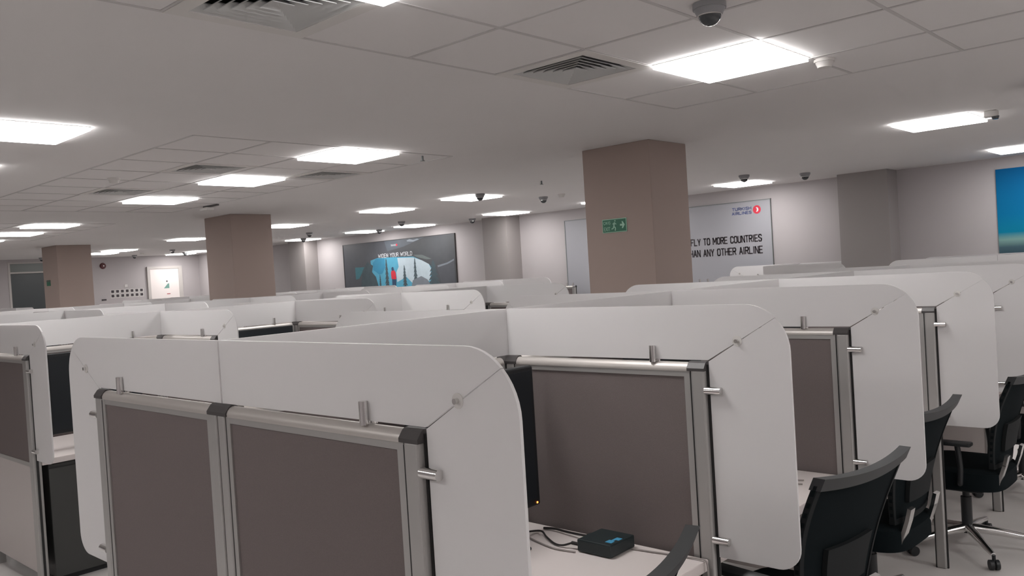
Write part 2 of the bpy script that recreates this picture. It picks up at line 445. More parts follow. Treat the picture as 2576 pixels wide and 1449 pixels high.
det0 = thing('smoke_detector', 'x', 'smoke detector', (0, 0, HC), 0, 'ceiling smoke detectors')
bm = new_bm(); cyl(bm, (0, 0, -.008), (0, 0, 1), .055, .016, 24); cyl(bm, (0, 0, -.03), (0, 0, 1), .036, .03, 24, .048)
obj('detector_body', bm, M['offw'], det0, smooth=True)
for x, y, lab in ((-5.49, 2.01, 'small beige ceiling detector above the third light of the left row'),
                  (-5.31, 8.13, 'pale round detector left of the near column, beside a dome camera'),
                  (-19.41, 8.34, 'small pale detector between the far lights left of the middle column'),
                  (.38, 3.42, 'tiny detector right of the largest light panel')):
    dup(det0, (x, y, HC), 0, lab)
drop(det0)
# white wall-style sensor beside the right light
t = thing('motion_sensor', 'small white motion sensor at the right end of the second right light', 'sensor', (.5, 6.45, HC))
obj('sensor_body', box(new_bm(), -.05, .05, -.04, .04, -.05, 0, .01), M['offw'], t)
bm = new_bm(); cyl(bm, (.03, 0, -.06), (0, 0, 1), .022, .024, 16, .03); obj('lens', bm, M['domek'], t)
# emergency luminaire near the middle column
t = thing('emergency_light', 'slim pale emergency light hanging above the middle column', 'emergency light', (-7.62, 4.05, HC))
obj('bracket', box(new_bm(), -.17, .17, -.02, .02, -.02, 0, .004), M['capm'], t)
obj('lamp_body', box(new_bm(), -.20, -.02, -.05, .05, -.055, -.02, .008), M['offw'], t)
# projector-like device cut by right edge
t = thing('projector', 'dark grey ceiling projector cut by the right edge of the view', 'projector', (1.16, 5.45, HC))
bm = new_bm(); cyl(bm, (0, 0, -.05), (0, 0, 1), .02, .10, 14); cyl(bm, (0, 0, -.005), (0, 0, 1), .06, .01, 20); obj('mount', bm, M['capm'], t)
obj('projector_body', box(new_bm(), -.16, .16, -.13, .13, -.19, -.09, .02), M['capm'], t)
bm = new_bm(); cyl(bm, (-.06, -.14, -.14), (0, 1, 0), .03, .03, 18); obj('lens', bm, M['domek'], t)
# sprinklers
spr0 = thing('sprinkler', 'x', 'sprinkler', (0, 0, HC), 0, 'ceiling sprinkler heads')
bm = new_bm(); cyl(bm, (0, 0, -.02), (0, 0, 1), .009, .04, 10); cyl(bm, (0, 0, -.042), (0, 0, 1), .02, .004, 14); obj('sprinkler_head', bm, M['vent'], spr0)
for x, y, lab in ((-4.26, 6.47, 'tiny sprinkler head left of the top of the near column'), (-3.3, 3.75, 'tiny sprinkler head right of the nearest light of the left row'),
                  (-4.1, 8.8, 'tiny sprinkler head right of the near column, beside the slogan light')):
    dup(spr0, (x, y, HC), 0, lab)
drop(spr0)

# ------------------------------------------------------------------ signs on the columns
def exit_sign(x0, x1, z0, z1, y, lab):
    t = thing('exit_sign', lab, 'exit sign', ((x0+x1)/2, y, z0), 0, None)
    W2, H = (x1-x0)/2, z1-z0
    obj('sign_plate', box(new_bm(), -W2, W2, -.006, -.0005, 0, H, .001, 1), M['greenl'], t)
    b = .006
    obj('sign_face', box(new_bm(), -W2+b, W2-b, -.0075, -.006, b, H-b), M['green'], t)
    text_mesh('lettering', '\u00c7IKI\u015e', M['greenl'], t, -W2+.013, -W2+.090, H*.57, H*.84, -.0075, .0008)
    text_mesh('lettering', 'EXIT', M['greenl'], t, -W2+.018, -W2+.085, H*.14, H*.42, -.0075, .0008)
    # running figure
    cx = -W2+.128; k = H/.10
    bm = new_bm()
    def limb(a, b2, wd):
        a = Vector(a); b2 = Vector(b2); dr = (b2-a).normalized(); nn = Vector((-dr.y, dr.x))*wd/2
        prism(bm, [(cx+p.x*k, (p.y)*k) for p in (a+nn, b2+nn, b2-nn, a-nn)], 'y', -.0083, -.0075)
    limb((.006, .074), (-.002, .045), .012); limb((-.002, .047), (.012, .030), .009); limb((.012, .030), (.008, .012), .008)
    limb((-.002, .045), (-.010, .028), .009); limb((-.010, .028), (-.024, .026), .007)
    limb((.006, .070), (.020, .058), .006); limb((.004, .070), (-.012, .060), .006)
    cyl(bm, (cx+.010*k, -.0079, .084*k), (0, 1, 0), .0065, .0008, 14)
    obj('running_figure', bm, M['greenl'], t)
    ax = W2-.060
    bm = new_bm()
    prism(bm, [(ax-.008, H*.44), (ax+.022, H*.44), (ax+.022, H*.58), (ax-.008, H*.58)], 'y', -.0083, -.0075)
    prism(bm, [(ax+.020, H*.51), (ax+.010, H*.26), (ax+.022, H*.26), (ax+.043, H*.51), (ax+.022, H*.76), (ax+.010, H*.76)], 'y', -.0083, -.0075)
    obj('arrow', bm, M['greenl'], t)
exit_sign(-2.275, -2.015, 1.975, 2.095, 4.93, 'green exit sign with running figure and right arrow on the near column')
t = thing('exit_sign', 'small square green sign on the farthest column', 'exit sign', (-16.0, 4.93, 1.955))
obj('sign_plate', box(new_bm(), -.10, .10, -.006, -.0005, 0, .115, .001, 1), M['green'], t)
obj('sign_stripe', box(new_bm(), -.10, .10, -.0075, -.006, .085, .108), M['capm'], t)

# ------------------------------------------------------------------ posters on the back wall
PY = 10.8
def poster_base(name, lab, x0, x1, z0, z1, m, fr=None):
    t = thing(name, lab, 'poster', ((x0+x1)/2, PY, z0))
    obj('board', box(new_bm(), x0-(x0+x1)/2, x1-(x0+x1)/2, -.028, -.001, 0, z1-z0), m, t)
    if fr:
        bm = new_bm(); a = x0-(x0+x1)/2; b = -a; h = z1-z0
        box(bm, b, b+.008, -.030, -.001, 0, h); box(bm, a-.012, a, -.036, -.001, 0, h); box(bm, a-.012, b+.012, -.036, -.001, h, h+.012); box(bm, a-.012, b+.012, -.036, -.001, -.012, 0)
        obj('poster_frame', bm, fr, t)
    return t
def flat(t, name, pts, m, lay):
    ox, oz = t.location.x, t.location.z
    bm = new_bm(); prism(bm, [(p[0]-ox, p[1]-oz) for p in pts], 'y', -.028-.0006*lay-.0006, -.028-.0006*(lay-1)-.0006)
    return obj(name, bm, m, t)
A = lambda n, r, g, b, noise=.12: mat(n, srgb(r, g, b), .5, noise=noise, nscale=9)
pm = dict(night=A('print_dark_slope', 74, 76, 82), slope=A('print_blue_slope', 84, 90, 98), ridge=A('print_dark_ridge', 68, 70, 74), snow=A('print_snow', 140, 148, 158),
          glow=A('print_shore', 96, 104, 104), lake=A('print_lake', 78, 150, 176), pale=A('print_lake_pale', 172, 186, 194), deep=A('print_lake_deep', 52, 128, 160),
          teal=A('print_teal', 58, 108, 118), pine=A('print_pine', 62, 76, 82, .3), rock=A('print_rock', 112, 118, 126), jacket=A('print_jacket', 190, 44, 60), dark=A('print_dark_clothes', 44, 66, 92))
t = poster_base('lake_poster', 'wide dark poster of a mountain lake with a figure in red', -14.14, -10.33, 1.10, 2.53, pm['night'], M['capm'])
flat(t, 'sky', [(-12.60,2.529),(-11.248,2.529),(-11.402,2.491),(-11.619,2.442),(-11.95,2.368),(-12.512,2.30)], pm['slope'], 1)
flat(t, 'snow_peak', [(-11.829,2.491),(-11.734,2.515),(-11.614,2.491),(-11.476,2.507),(-11.417,2.487),(-11.618,2.452),(-11.816,2.47)], pm['snow'], 2)
flat(t, 'dark_ridge', [(-11.25,2.515),(-10.334,2.506),(-10.334,1.3),(-11.009,1.5),(-11.586,2.149),(-12.435,2.291),(-11.95,2.368),(-11.619,2.432)], pm['ridge'], 2)
flat(t, 'lake', [(-13.133,2.121),(-12.859,2.17),(-11.648,2.133),(-11.443,2.061),(-11.156,1.947),(-11.076,1.864),(-11.109,1.45),(-11.395,1.3),(-11.793,1.2),(-12.95,1.2),(-13.0,1.5),(-13.121,1.909)], pm['lake'], 3)
flat(t, 'pale_water', [(-12.178,2.132),(-11.65,2.113),(-11.37,2.037),(-11.156,1.947),(-11.092,1.845),(-11.137,1.60),(-11.638,1.5),(-11.902,1.70),(-12.228,1.60),(-12.241,1.817),(-12.15,1.936)], pm['pale'], 4)
flat(t, 'deep_water', [(-13.055,2.064),(-12.927,2.152),(-12.629,2.146),(-12.618,1.938),(-12.73,1.807),(-12.847,1.791),(-12.942,1.848),(-13.054,1.906)], pm['deep'], 4)
flat(t, 'side_water', [(-13.721,1.99),(-13.354,1.984),(-13.59,1.726),(-13.715,1.709)], pm['teal'], 3)
flat(t, 'shore_light', [(-11.644,2.172),(-11.359,2.156),(-11.058,2.05),(-11.22,2.049),(-11.528,2.116)], pm['glow'], 4)
def pine(cx, zt, zb, wd, lay):
    pts = []; n = 7
    L_, R_ = [], []
    for i in range(n):
        f0 = i/n; f1 = (i+.8)/n
        z_a = zt+(zb-zt)*f1; wa = wd*(.18+.82*f1)*(.9+.2*random.random())
        L_ += [(cx-wa, z_a), (cx-wa*.45, z_a+(zb-zt)*(-.03))]; R_ += [(cx+wa*(.85+.3*random.random()), z_a), (cx+wa*.45, z_a+(zb-zt)*(-.03))]
    pts = [(cx, zt)]+R_+[(cx+wd*.4, zb), (cx-wd*.4, zb)]+L_[::-1]
    flat(t, 'pine_tree', pts, pm['pine'], lay)
pine(-12.57, 2.15, 1.45, .10, 6); pine(-11.96, 1.97, 1.5, .085, 6); pine(-11.60, 2.11, 1.5, .09, 6); pine(-12.82, 1.80, 1.45, .05, 6); pine(-11.02, 2.03, 1.4, .22, 6)
flat(t, 'rock', [(-11.75,1.50),(-11.698,1.622),(-11.417,1.701),(-11.231,1.624),(-11.19,1.583),(-11.10,1.45)], pm['rock'], 7)
flat(t, 'right_rock', [(-10.899,1.885),(-10.365,2.012),(-10.347,1.40),(-10.757,1.40),(-10.844,1.707),(-10.892,1.807)], pm['night'], 7)
flat(t, 'ridge_light', [(-10.883,1.904),(-10.58,1.947),(-10.371,2.017),(-10.367,1.983),(-10.569,1.917),(-10.873,1.864)], pm['rock'], 8)
flat(t, 'left_forest', [(-13.25,2.1),(-13.05,2.0),(-13.10,1.86),(-12.969,1.744),(-12.90,1.55),(-12.85,1.25),(-13.60,1.25),(-13.45,1.9)], pm['pine'], 5)
flat(t, 'figure_jacket', [(-12.397,1.865),(-12.316,1.872),(-12.265,1.818),(-12.247,1.684),(-12.273,1.659),(-12.416,1.675),(-12.427,1.805)], pm['jacket'], 8)
flat(t, 'figure_head', [(-12.391,1.927),(-12.345,1.945),(-12.327,1.924),(-12.317,1.862),(-12.382,1.854),(-12.402,1.896)], pm['dark'], 9)
flat(t, 'figure_legs', [(-12.4,1.674),(-12.257,1.664),(-12.28,1.45),(-12.33,1.45),(-12.33,1.6),(-12.345,1.45),(-12.4,1.45)], pm['dark'], 8)
ox, oz = t.location.x, t.location.z
block_text('slogan', 'WIDEN YOUR WORLD', M['whiteink'], t, -12.838-ox, -11.665-ox, 2.158-oz, 2.252-oz, -.035, .015)
text_mesh('brand_lettering', 'TURKISH AIRLINES', M['whiteink'], t, -12.376-ox, -12.20-ox, 2.400-oz, 2.440-oz, -.031, .0006)
bm = new_bm(); cyl(bm, (-12.172-ox, -.0315, 2.42-oz), (0, 1, 0), .026, .0015, 24); obj('red_roundel', bm, M['redink'], t)

t = poster_base('slogan_board', 'white slogan board with dark lettering, partly behind the near column', -7.40, -3.45, 1.10, 2.53, M['poster_w'], M['vent'])
ox, oz = t.location.x, t.location.z
block_text('slogan', 'WE FLY TO MORE COUNTRIES', M['ink'], t, -5.018-ox, -3.603-ox, 1.905-oz, 2.022-oz, -.0285, .020)
block_text('slogan', 'THAN ANY OTHER AIRLINE', M['ink'], t, -4.926-ox, -3.598-ox, 1.724-oz, 1.845-oz, -.0285, .020)
block_text('brand_lettering', 'TURKISH', M['navy'], t, -4.072-ox, -3.75-ox, 2.402-oz, 2.452-oz, -.0285, .010)
block_text('brand_lettering', 'AIRLINES', M['navy'], t, -4.078-ox, -3.75-ox, 2.338-oz, 2.386-oz, -.0285, .010)
bm = new_bm(); cyl(bm, (-3.662-ox, -.0288, 2.395-oz), (0, 1, 0), .064, .0015, 32); rr = obj('red_roundel', bm, M['redink'], t)
bm = new_bm()
a_ = [(-3.662-ox+.030*math.cos(math.radians(a))-.004, 2.395-oz+.036*math.sin(math.radians(a))) for a in range(-100, 101, 20)]
b_ = [(-3.662-ox+.012*math.cos(math.radians(a))-.012, 2.395-oz+.026*math.sin(math.radians(a))) for a in range(100, -101, -20)]
prism(bm, a_+b_, 'y', -.0305, -.0295); obj('bird_mark', bm, M['whiteink'], t)

def sky_mat():
    m = bpy.data.materials.new('print_blue_sky'); m.use_nodes = True
    nt = m.node_tree; p = nt.nodes['Principled BSDF']; p.inputs['Roughness'].default_value = .8; p.inputs['Specular IOR Level'].default_value = .15
    tc = nt.nodes.new('ShaderNodeTexCoord'); sx = nt.nodes.new('ShaderNodeSeparateXYZ'); cr = nt.nodes.new('ShaderNodeValToRGB')
    mr = nt.nodes.new('ShaderNodeMapRange'); mr.inputs['From Min'].default_value = 0.35; mr.inputs['From Max'].default_value = 1.5
    nt.links.new(tc.outputs['Object'], sx.inputs[0]); nt.links.new(sx.outputs['Z'], mr.inputs['Value']); nt.links.new(mr.outputs[0], cr.inputs[0]); nt.links.new(cr.outputs[0], p.inputs['Base Color'])
    e = cr.color_ramp.elements
    e[0].position = 0.0; e[0].color = srgb(40, 60, 70); e[1].position = 1.0; e[1].color = srgb(4, 88, 140)
    for pos, c in ((.14, (70, 95, 105)), (.22, (120, 155, 150)), (.30, (5, 120, 150)), (.5, (0, 105, 150))):
        q = e.new(pos); q.color = srgb(*c)
    return m
poster_base('sky_poster', 'bright blue sky poster cut by the right edge of the view', -.44, 3.36, 1.10, 2.59, sky_mat())

# ------------------------------------------------------------------ small things on the left wall
rows = (1.785, 1.665)
for r, z in enumerate(rows):
    for k in range(7):
        y = 8.29+.131*k
        t = thing('notice', f'{ORD[k]} dark square notice from the left, {"upper" if r == 0 else "lower"} row beside the white door', 'notice', (WX0, y, z), 0, 'rows of square notices on the left wall')
        obj('paper', box(new_bm(), .001, .004, -.058, .058, -.052, .056), M['offw'], t)
        obj('picture', box(new_bm(), .004, .006, -.038, .038, -.030, .042), M['ink'], t)
t = thing('fire_alarm', 'dark red round fire alarm bell high on the left wall', 'fire alarm', (WX0, 8.08, 2.5))
bm = new_bm(); cyl(bm, (.03, 0, 0), (1, 0, 0), .085, .05, 28, .06); obj('bell', bm, mat('bell_red', srgb(90, 50, 52), .4), t, smooth=True)
bm = new_bm(); cyl(bm, (.06, 0, 0), (1, 0, 0), .015, .02, 12); obj('bolt', bm, M['chrome'], t)
t = thing('wall_switch', 'small grey square on the left wall above the notices', 'switch', (WX0, 8.66, 1.93))
obj('switch_plate', box(new_bm(), .001, .015, -.04, .04, -.04, .04, .003), M['offw'], t)
t = thing('door_sign', 'green and grey figure sign on the white door', 'sign', (WX0+.04, 9.80, 1.80))
bm = new_bm(); prism(bm, [(-.10, 0), (.06, 0), (.06, .14), (.02, .13)], 'x', .001, .003); obj('green_shape', bm, mat('sign_sea_green', srgb(110, 150, 140), .5), t)
bm = new_bm(); cyl(bm, (.002, .0, .20), (1, 0, 0), .022, .003, 14); obj('dot', bm, M['ink'], t)
t = thing('red_sticker', 'small red sticker low on the white door', 'sticker', (WX0+.04, 9.83, 1.64))
obj('sticker_face', box(new_bm(), .001, .003, -.05, .05, -.012, .012), mat('sticker_red', srgb(170, 90, 90), .5), t)
t = thing('wall_frame', 'dark thin frame edge on the left wall beside the farthest column', 'picture frame', (WX0, 8.05, 1.58))
obj('frame_edge', box(new_bm(), .001, .02, -.06, .06, -.02, .02), M['ink'], t)

# ------------------------------------------------------------------ workstation screens
HR, HT, LL, PP, GG, HB = 1.368, 1.547, 0.8486, 1.175, 0.272, 0.754
def arc(cx, cz, r, a0, a1, n=10):
    return [(cx+r*math.cos(math.radians(a0+(a1-a0)*i/n)), cz+r*math.sin(math.radians(a0+(a1-a0)*i/n))) for i in range(n+1)]
RAILP = [(-.021, 1.339), (-.022, 1.347), (-.018, 1.356), (-.011, 1.363), (-.004, 1.366), (.004, 1.366), (.011, 1.363), (.018, 1.356), (.022, 1.347), (.021, 1.339)]

def make_divider(name, mode):
    """a divider screen running from the spine (x = 0) to its free end; mode: 'end', 'mid' or 'bare' (no acrylic)"""
    t = thing(name, 'x', 'partition screen')
    P1 = LL-.052
    obj('fabric_panel', box(new_bm(), .064, P1-.018, -.014, .014, .735, 1.322), M['fabric'], t)
    bm = new_bm()
    box(bm, .044, .064, -.019, .019, .0 if mode == 'end' else .27, 1.340); box(bm, P1-.024, P1-.002, -.019, .019, .0 if mode == 'end' else .27, 1.340)
    box(bm, .064, P1-.018, -.0185, .0185, 1.322, 1.340); box(bm, .064, P1-.018, -.0185, .0185, .712, .735)
    obj('frame', bm, M['alu'], t)
    zb = .08 if mode == 'end' else .27
    obj('lower_panel', box(new_bm(), .064, P1-.018, -.014, .014, zb, .712), M['mela'], t)
    bm = new_bm(); prism(bm, RAILP, 'x', .052, LL-.062); obj('top_rail', bm, M['alu_rail'], t, smooth=True, angle=60)
    # end post: two rounded faces with a dark groove
    bm = new_bm(); box(bm, P1+.001, LL-.003, -.024, .024, 0.0, 1.346, .008, 3); obj('end_post', bm, M['alu'], t)
    bm = new_bm(); box(bm, P1-.003, P1+.002, -.0195, .0195, 0.0, 1.335); box(bm, LL-.004, LL+.003, -.006, .006, 0.0, 1.36)
    obj('post_groove', bm, M['gap'], t)
    bm = new_bm()
    prism(bm, [(-.0255, 1.341), (-.0255, 1.350), (-.013, 1.366), (-.006, 1.370), (.006, 1.370), (.013, 1.366), (.0255, 1.350), (.0255, 1.341)], 'x', LL-.062, LL-.001)
    obj('post_cap', bm, M['capm'], t)
    # centre post and its cap
    bm = new_bm(); box(bm, -.041, -.004, -.024, .024, 0, 1.343, .005, 2); box(bm, .004, .041, -.024, .024, 0, 1.343, .005, 2)
    cp = obj('centre_post', bm, M['alu'], t)
    bm = new_bm(); box(bm, -.0042, .0042, -.019, .019, 0, 1.342); box(bm, .0408, .0445, -.0195, .0195, 0, 1.342); obj('groove', bm, M['gap'], cp)
    bm = new_bm()
    prism(bm, [(-.0255, 1.341), (-.0255, 1.350), (-.013, 1.366), (-.006, 1.370), (.006, 1.370), (.013, 1.366), (.0255, 1.350), (.0255, 1.341)], 'x', -.050, .054)
    obj('centre_cap', bm, M['capm'], t)
    if mode != 'bare':
        r = .14; cx, cz = LL+GG-r, HT-r; th = .004
        a1 = arc(cx, cz, r, 90, 45, 6); a2 = arc(cx, cz, r, 45, 0, 6)
        bm = new_bm(); prism(bm, [(.004, HR+.004), (.004, HT)]+a1+[(LL+.003, HR+.006)], 'y', -th, th)
        obj('acrylic_panel', bm, M['acrylic'], t)
        e = .0014
        rb = .07
        bm = new_bm(); prism(bm, [(LL+.006, HR+.006-e*2.5)]+[(x+e*.2, z-e) for x, z in a2]+arc(LL+GG-rb, HB+rb, rb, 0, -90, 8)+[(LL+.006, HB)], 'y', -th, th)
        obj('acrylic_panel', bm, M['acrylic'], t)
        # glass clamps
        for x in (.655,):
            bm = new_bm(); cyl(bm, (x, -.0135, 1.392), (0, 0, 1), .0105, .054, 18); cyl(bm, (x, 0.0135, 1.392), (0, 0, 1), .0105, .054, 18)
            obj('clamp', bm, M['chrome'], t, smooth=True)
        for z in (1.28, .81):
            bm = new_bm(); cyl(bm, (LL+.022, -.014, z), (1, 0, 0), .0125, .054, 18); cyl(bm, (LL+.022, .014, z), (1, 0, 0), .0125, .054, 18)
            obj('clamp', bm, M['chrome'], t, smooth=True)
        bm = new_bm(); cyl(bm, (LL+.107, 0, 1.436), (0, 1, 0), .006, .03, 14); o = obj('seam_knob', bm, M['chrome'], t, smooth=True)
        bm = new_bm(); cyl(bm, (LL+.107, 0, 1.436), (0, 1, 0), .016, .011, 20); obj('washer', bm, M['offw'], o)
    else:
        for x in (.655, .78):
            bm = new_bm(); cyl(bm, (x, -.010, 1.390), (0, 0, 1), .0085, .052, 12); cyl(bm, (x, .010, 1.390), (0, 0, 1), .0085, .052, 12)
            obj('clamp', bm, M['chrome'], t, smooth=True)
    return t

def make_spine(name):
    t = thing(name, 'x', 'partition screen')
    y0, y1 = .052, PP-.052
    obj('fabric_panel', box(new_bm(), -.014, .014, y0, y1, .735, 1.322), M['fabric'], t)
    bm = new_bm(); box(bm, -.019, .019, y0, y0+.018, .27, 1.318); box(bm, -.019, .019, y1-.018, y1, .27, 1.318)
    box(bm, -.0185, .0185, y0+.018, y1-.018, 1.322, 1.340); box(bm, -.0185, .0185, y0+.018, y1-.018, .712, .735)
    obj('frame', bm, M['alu'], t)
    obj('lower_panel', box(new_bm(), -.014, .014, y0+.018, y1-.018, .27, .712), M['mela'], t)
    bm = new_bm(); prism(bm, RAILP, 'y', y0, y1); obj('top_rail', bm, M['alu_rail'], t, smooth=True, angle=60)
    obj('acrylic_panel', box(new_bm(), -.004, .004, .006, PP-.006, HR+.004, HT), M['acrylic'], t)
    for y in (.22, PP-.22):
        bm = new_bm(); cyl(bm, (-.010, y, 1.392), (0, 0, 1), .0105, .054, 18); cyl(bm, (.010, y, 1.392), (0, 0, 1), .0105, .054, 18)
        obj('clamp', bm, M['chrome'], t, smooth=True)
    return t

def make_desk(name):
    """desk of the right-hand side of a cell: spine at x = 0, first divider at y = 0"""
    t = thing(name, 'x', 'desk')
    obj('desktop', box(new_bm(), .028, .83, .030, PP-.030, .714, .75, .004, 2), M['desk'], t)
    for y in (.10, PP-.10):
        bm = new_bm(); box(bm, .05, .70, y-.015, y+.015, .690, .714); box(bm, .028, .05, y-.015, y+.015, .60, .714)
        obj('bracket', bm, M['alu'], t)
    return t

D_END, D_MID, D_BARE, SP, DK = make_divider('divider_screen', 'end'), make_divider('divider_screen', 'mid'), make_divider('divider_screen', 'bare'), make_spine('spine_screen'), make_desk('desk')
CENTRE = ('centre_post', 'centre_cap')

def bench(cx, y0, n, who, left=None, right=None, desks=True, skip_left_desk=(), first_end=True):
    """n dividers; left/right: indexes of dividers present on that side"""
    left = range(n) if left is None else left; right = range(n) if right is None else right
    gd = f'divider screens of {who}'
    for k in range(n):
        y = y0+PP*k
        src = D_END if (k == 0 and first_end) else D_MID
        nm = 'front' if k == 0 else ORD[k]
        if k in right:
            dup(src, (cx, y, 0), 0, f'{nm} divider screen of {who}, right half, rounded frosted top', gd)
        if k in left:
            o = dup(src, (cx, y, 0), math.pi, f'{nm} divider screen of {who}, left half, rounded frosted top', gd, skip=CENTRE if k in right else ())
    for k in range(n-1):
        y = y0+PP*k
        dup(SP, (cx, y, 0), 0, f'{ORD[k]} long centre screen of {who}, counted from the front', f'centre screens of {who}')
        if desks:
            dup(DK, (cx, y, 0), 0, skip=('bracket',) if (cx == XA and k == 0) else (), label=f'white desk in the {ORD[k]} right-hand cell of {who}', group=f'desks of {who}')
            if k not in skip_left_desk:
                o = dup(DK, (cx, y+PP, 0), math.pi, f'white desk in the {ORD[k]} left-hand cell of {who}', f'desks of {who}')

XA, YA = -4.053, .516
bench(0, 0, 6, 'the nearest row')
bench(XA, YA, 5, 'the second row')
XB = -8.106
bench(XB, 1.26, 5, 'the third row', skip_left_desk=(3,))
XC = -12.16
bench(XC, 1.26, 5, 'the fourth row')
bench(-17.6, 1.26, 4, 'the far left row')
bench(0, 8.70, 2, 'the wall row at far right', first_end=False)
bench(-2.97, 9.45, 2, 'the row under the slogan board', left=(1,), first_end=False)
bench(XB, 7.45, 3, 'the row right of the lake poster', first_end=False)
bench(XC, 7.45, 3, 'the row under the lake poster', first_end=False)
bench(-17.6, 7.45, 3, 'the row by the white door', first_end=False)
dup(D_BARE, (-7.82, 10.45, 0), 0, 'divider screen without frosted top, left of the near column', 'unglazed divider screens')
dup(D_BARE, (-4.45, 9.2, 0), 0, 'unglazed divider screen whose clamps peep up right of the near column', 'unglazed divider screens')
for s in (D_END, D_MID, D_BARE, SP, DK): drop(s)

# ------------------------------------------------------------------ monitors
def make_monitor():
    """screen faces +x; stands on the desk (z = 0)"""
    t = thing('monitor', 'x', 'monitor')
    bm = new_bm(); box(bm, -.022, .010, -.29, .29, .10, .60, .006, 2); obj('casing', bm, M['black'], t)
    obj('screen', box(new_bm(), .0095, .0115, -.272, .272, .125, .583), M['screen'], t)
    bm = new_bm(); box(bm, -.045, -.022, -.04, .04, .02, .36, .006, 2); obj('stand', bm, M['black'], t)
    bm = new_bm(); box(bm, -.065, .11, -.12, .12, 0, .012, .005, 2); obj('base', bm, M['black'], t)
    obj('power_light', box(new_bm(), .0105, .0125, .268, .274, .108, .114), M['led'], t)
    return t
mon = make_monitor()
for k in range(5):
    dup(mon, (.19, PP*k+.79, .75), 0, f'black monitor in the {ORD[k]} right-hand cell of the nearest row', 'monitors along the nearest row')
for k in range(4):
    dup(mon, (XA+(.60 if k == 0 else .125), YA+PP*k+(.45 if k == 0 else .76), .75), 0, f'black monitor in the {ORD[k]} right-hand cell of the second row', 'monitors along the second row')
for k in range(3):
    dup(mon, (XB+.125, 1.26+PP*k+.76, .75), 0, f'black monitor in the {ORD[k]} right-hand cell of the third row', 'monitors along the third row')
drop(mon)

t = thing('cabinet', 'dark grey cabinet filling the space under the first desk of the second row', 'cabinet', (XA+.44, YA+.60, 0))
obj('carcass', box(new_bm(), -.38, .365, -.53, .52, .03, .708, .004, 1), M['cabinet'], t)
obj('plinth', box(new_bm(), -.37, .35, -.53, .51, 0, .03), M['black'], t)
for y0_, y1_ in ((-.535, -.012), (-.006, .515)):
    f = obj('door', box(new_bm(), .366, .382, y0_, y1_, .035, .685, .003, 1), M['cabinet'], t)
    bm = new_bm(); box(bm, .382, .388, (y0_+y1_)/2-.05, (y0_+y1_)/2+.05, .625, .65, .002, 1); obj('handle', bm, M['black'], f)

# ------------------------------------------------------------------ mini computer and cables
t = thing('mini_computer', 'small dark mini computer with a blue sticker on the nearest desk', 'computer', (.508, 1.045, .75))
bm = new_bm(); box(bm, -.068, .068, -.068, .068, .003, .044, .004, 2); obj('casing', bm, M['dev'], t)
bm = new_bm(); prism(bm, [(.030, -.045), (.055, -.045), (.055, -.025), (.048, -.025), (.048, -.010), (.060, -.010), (.060, .012), (.038, .012), (.038, -.020), (.030, -.020)], 'z', .044, .0446); obj('sticker', bm, M['blue'], t)
bm = new_bm(); box(bm, -.074, -.068, -.058, -.044, .012, .028); obj('audio_plug', bm, M['red'], t)
bm = new_bm(); cyl(bm, (-.088, -.051, .020), (1, 0, 0), .006, .030, 12); obj('plug_sleeve', bm, M['cable_k'], t)
bm = new_bm(); box(bm, -.10, -.068, .020, .045, .012, .030, .003, 1); obj('video_plug', bm, M['cable_k'], t)
def cable(lab, pts, r, m, group=None):
    bm = new_bm(); tube(bm, smooth_path(pts, 8), r, 8)
    o = obj('cable', bm, m, smooth=True); tag(o, lab, 'cable', group); return o
Z = .75
cable('thick black video cable running left from the mini computer', [(.405, 1.078, Z+.020), (.36, 1.085, Z+.016), (.30, 1.095, Z+.012), (.24, 1.105, Z+.010), (.19, 1.10, Z+.006)], .0045, M['cable_k'])
cable('black looped cable behind the mini computer, left of the red plug', [(.403, .994, Z+.019), (.37, .985, Z+.008), (.33, .99, Z+.006), (.27, 1.02, Z+.010), (.22, 1.05, Z+.014), (.17, 1.04, Z+.006)], .0035, M['cable_k'])
cable('thin grey cable lying along the desk left of the mini computer', [(.44, .965, Z+.004), (.36, .955, Z+.004), (.27, .975, Z+.004), (.20, 1.0, Z+.004)], .003, M['cable_w'])
cable('grey cable from the mini computer along the screen to the desk edge', [(.58, 1.09, Z+.004), (.64, 1.098, Z+.004), (.70, 1.108, Z+.004), (.76, 1.115, Z+.004), (.81, 1.118, Z+.006), (.838, 1.118, Z+.001), (.846, 1.112, Z-.05), (.846, 1.10, Z-.16)], .003, M['cable_w'])
cable('rear one of two grey cables curving across the second desk', [(.30, 2.22, Z+.004), (.42, 2.15, Z+.004), (.52, 2.11, Z+.004), (.60, 2.12, Z+.004), (.70, 2.16, Z+.004)], .003, M['cable_w'])
cable('front one of two grey cables curving across the second desk', [(.30, 2.16, Z+.004), (.42, 2.10, Z+.004), (.53, 2.05, Z+.004), (.62, 2.07, Z+.004), (.72, 2.10, Z+.004)], .003, M['cable_w'])

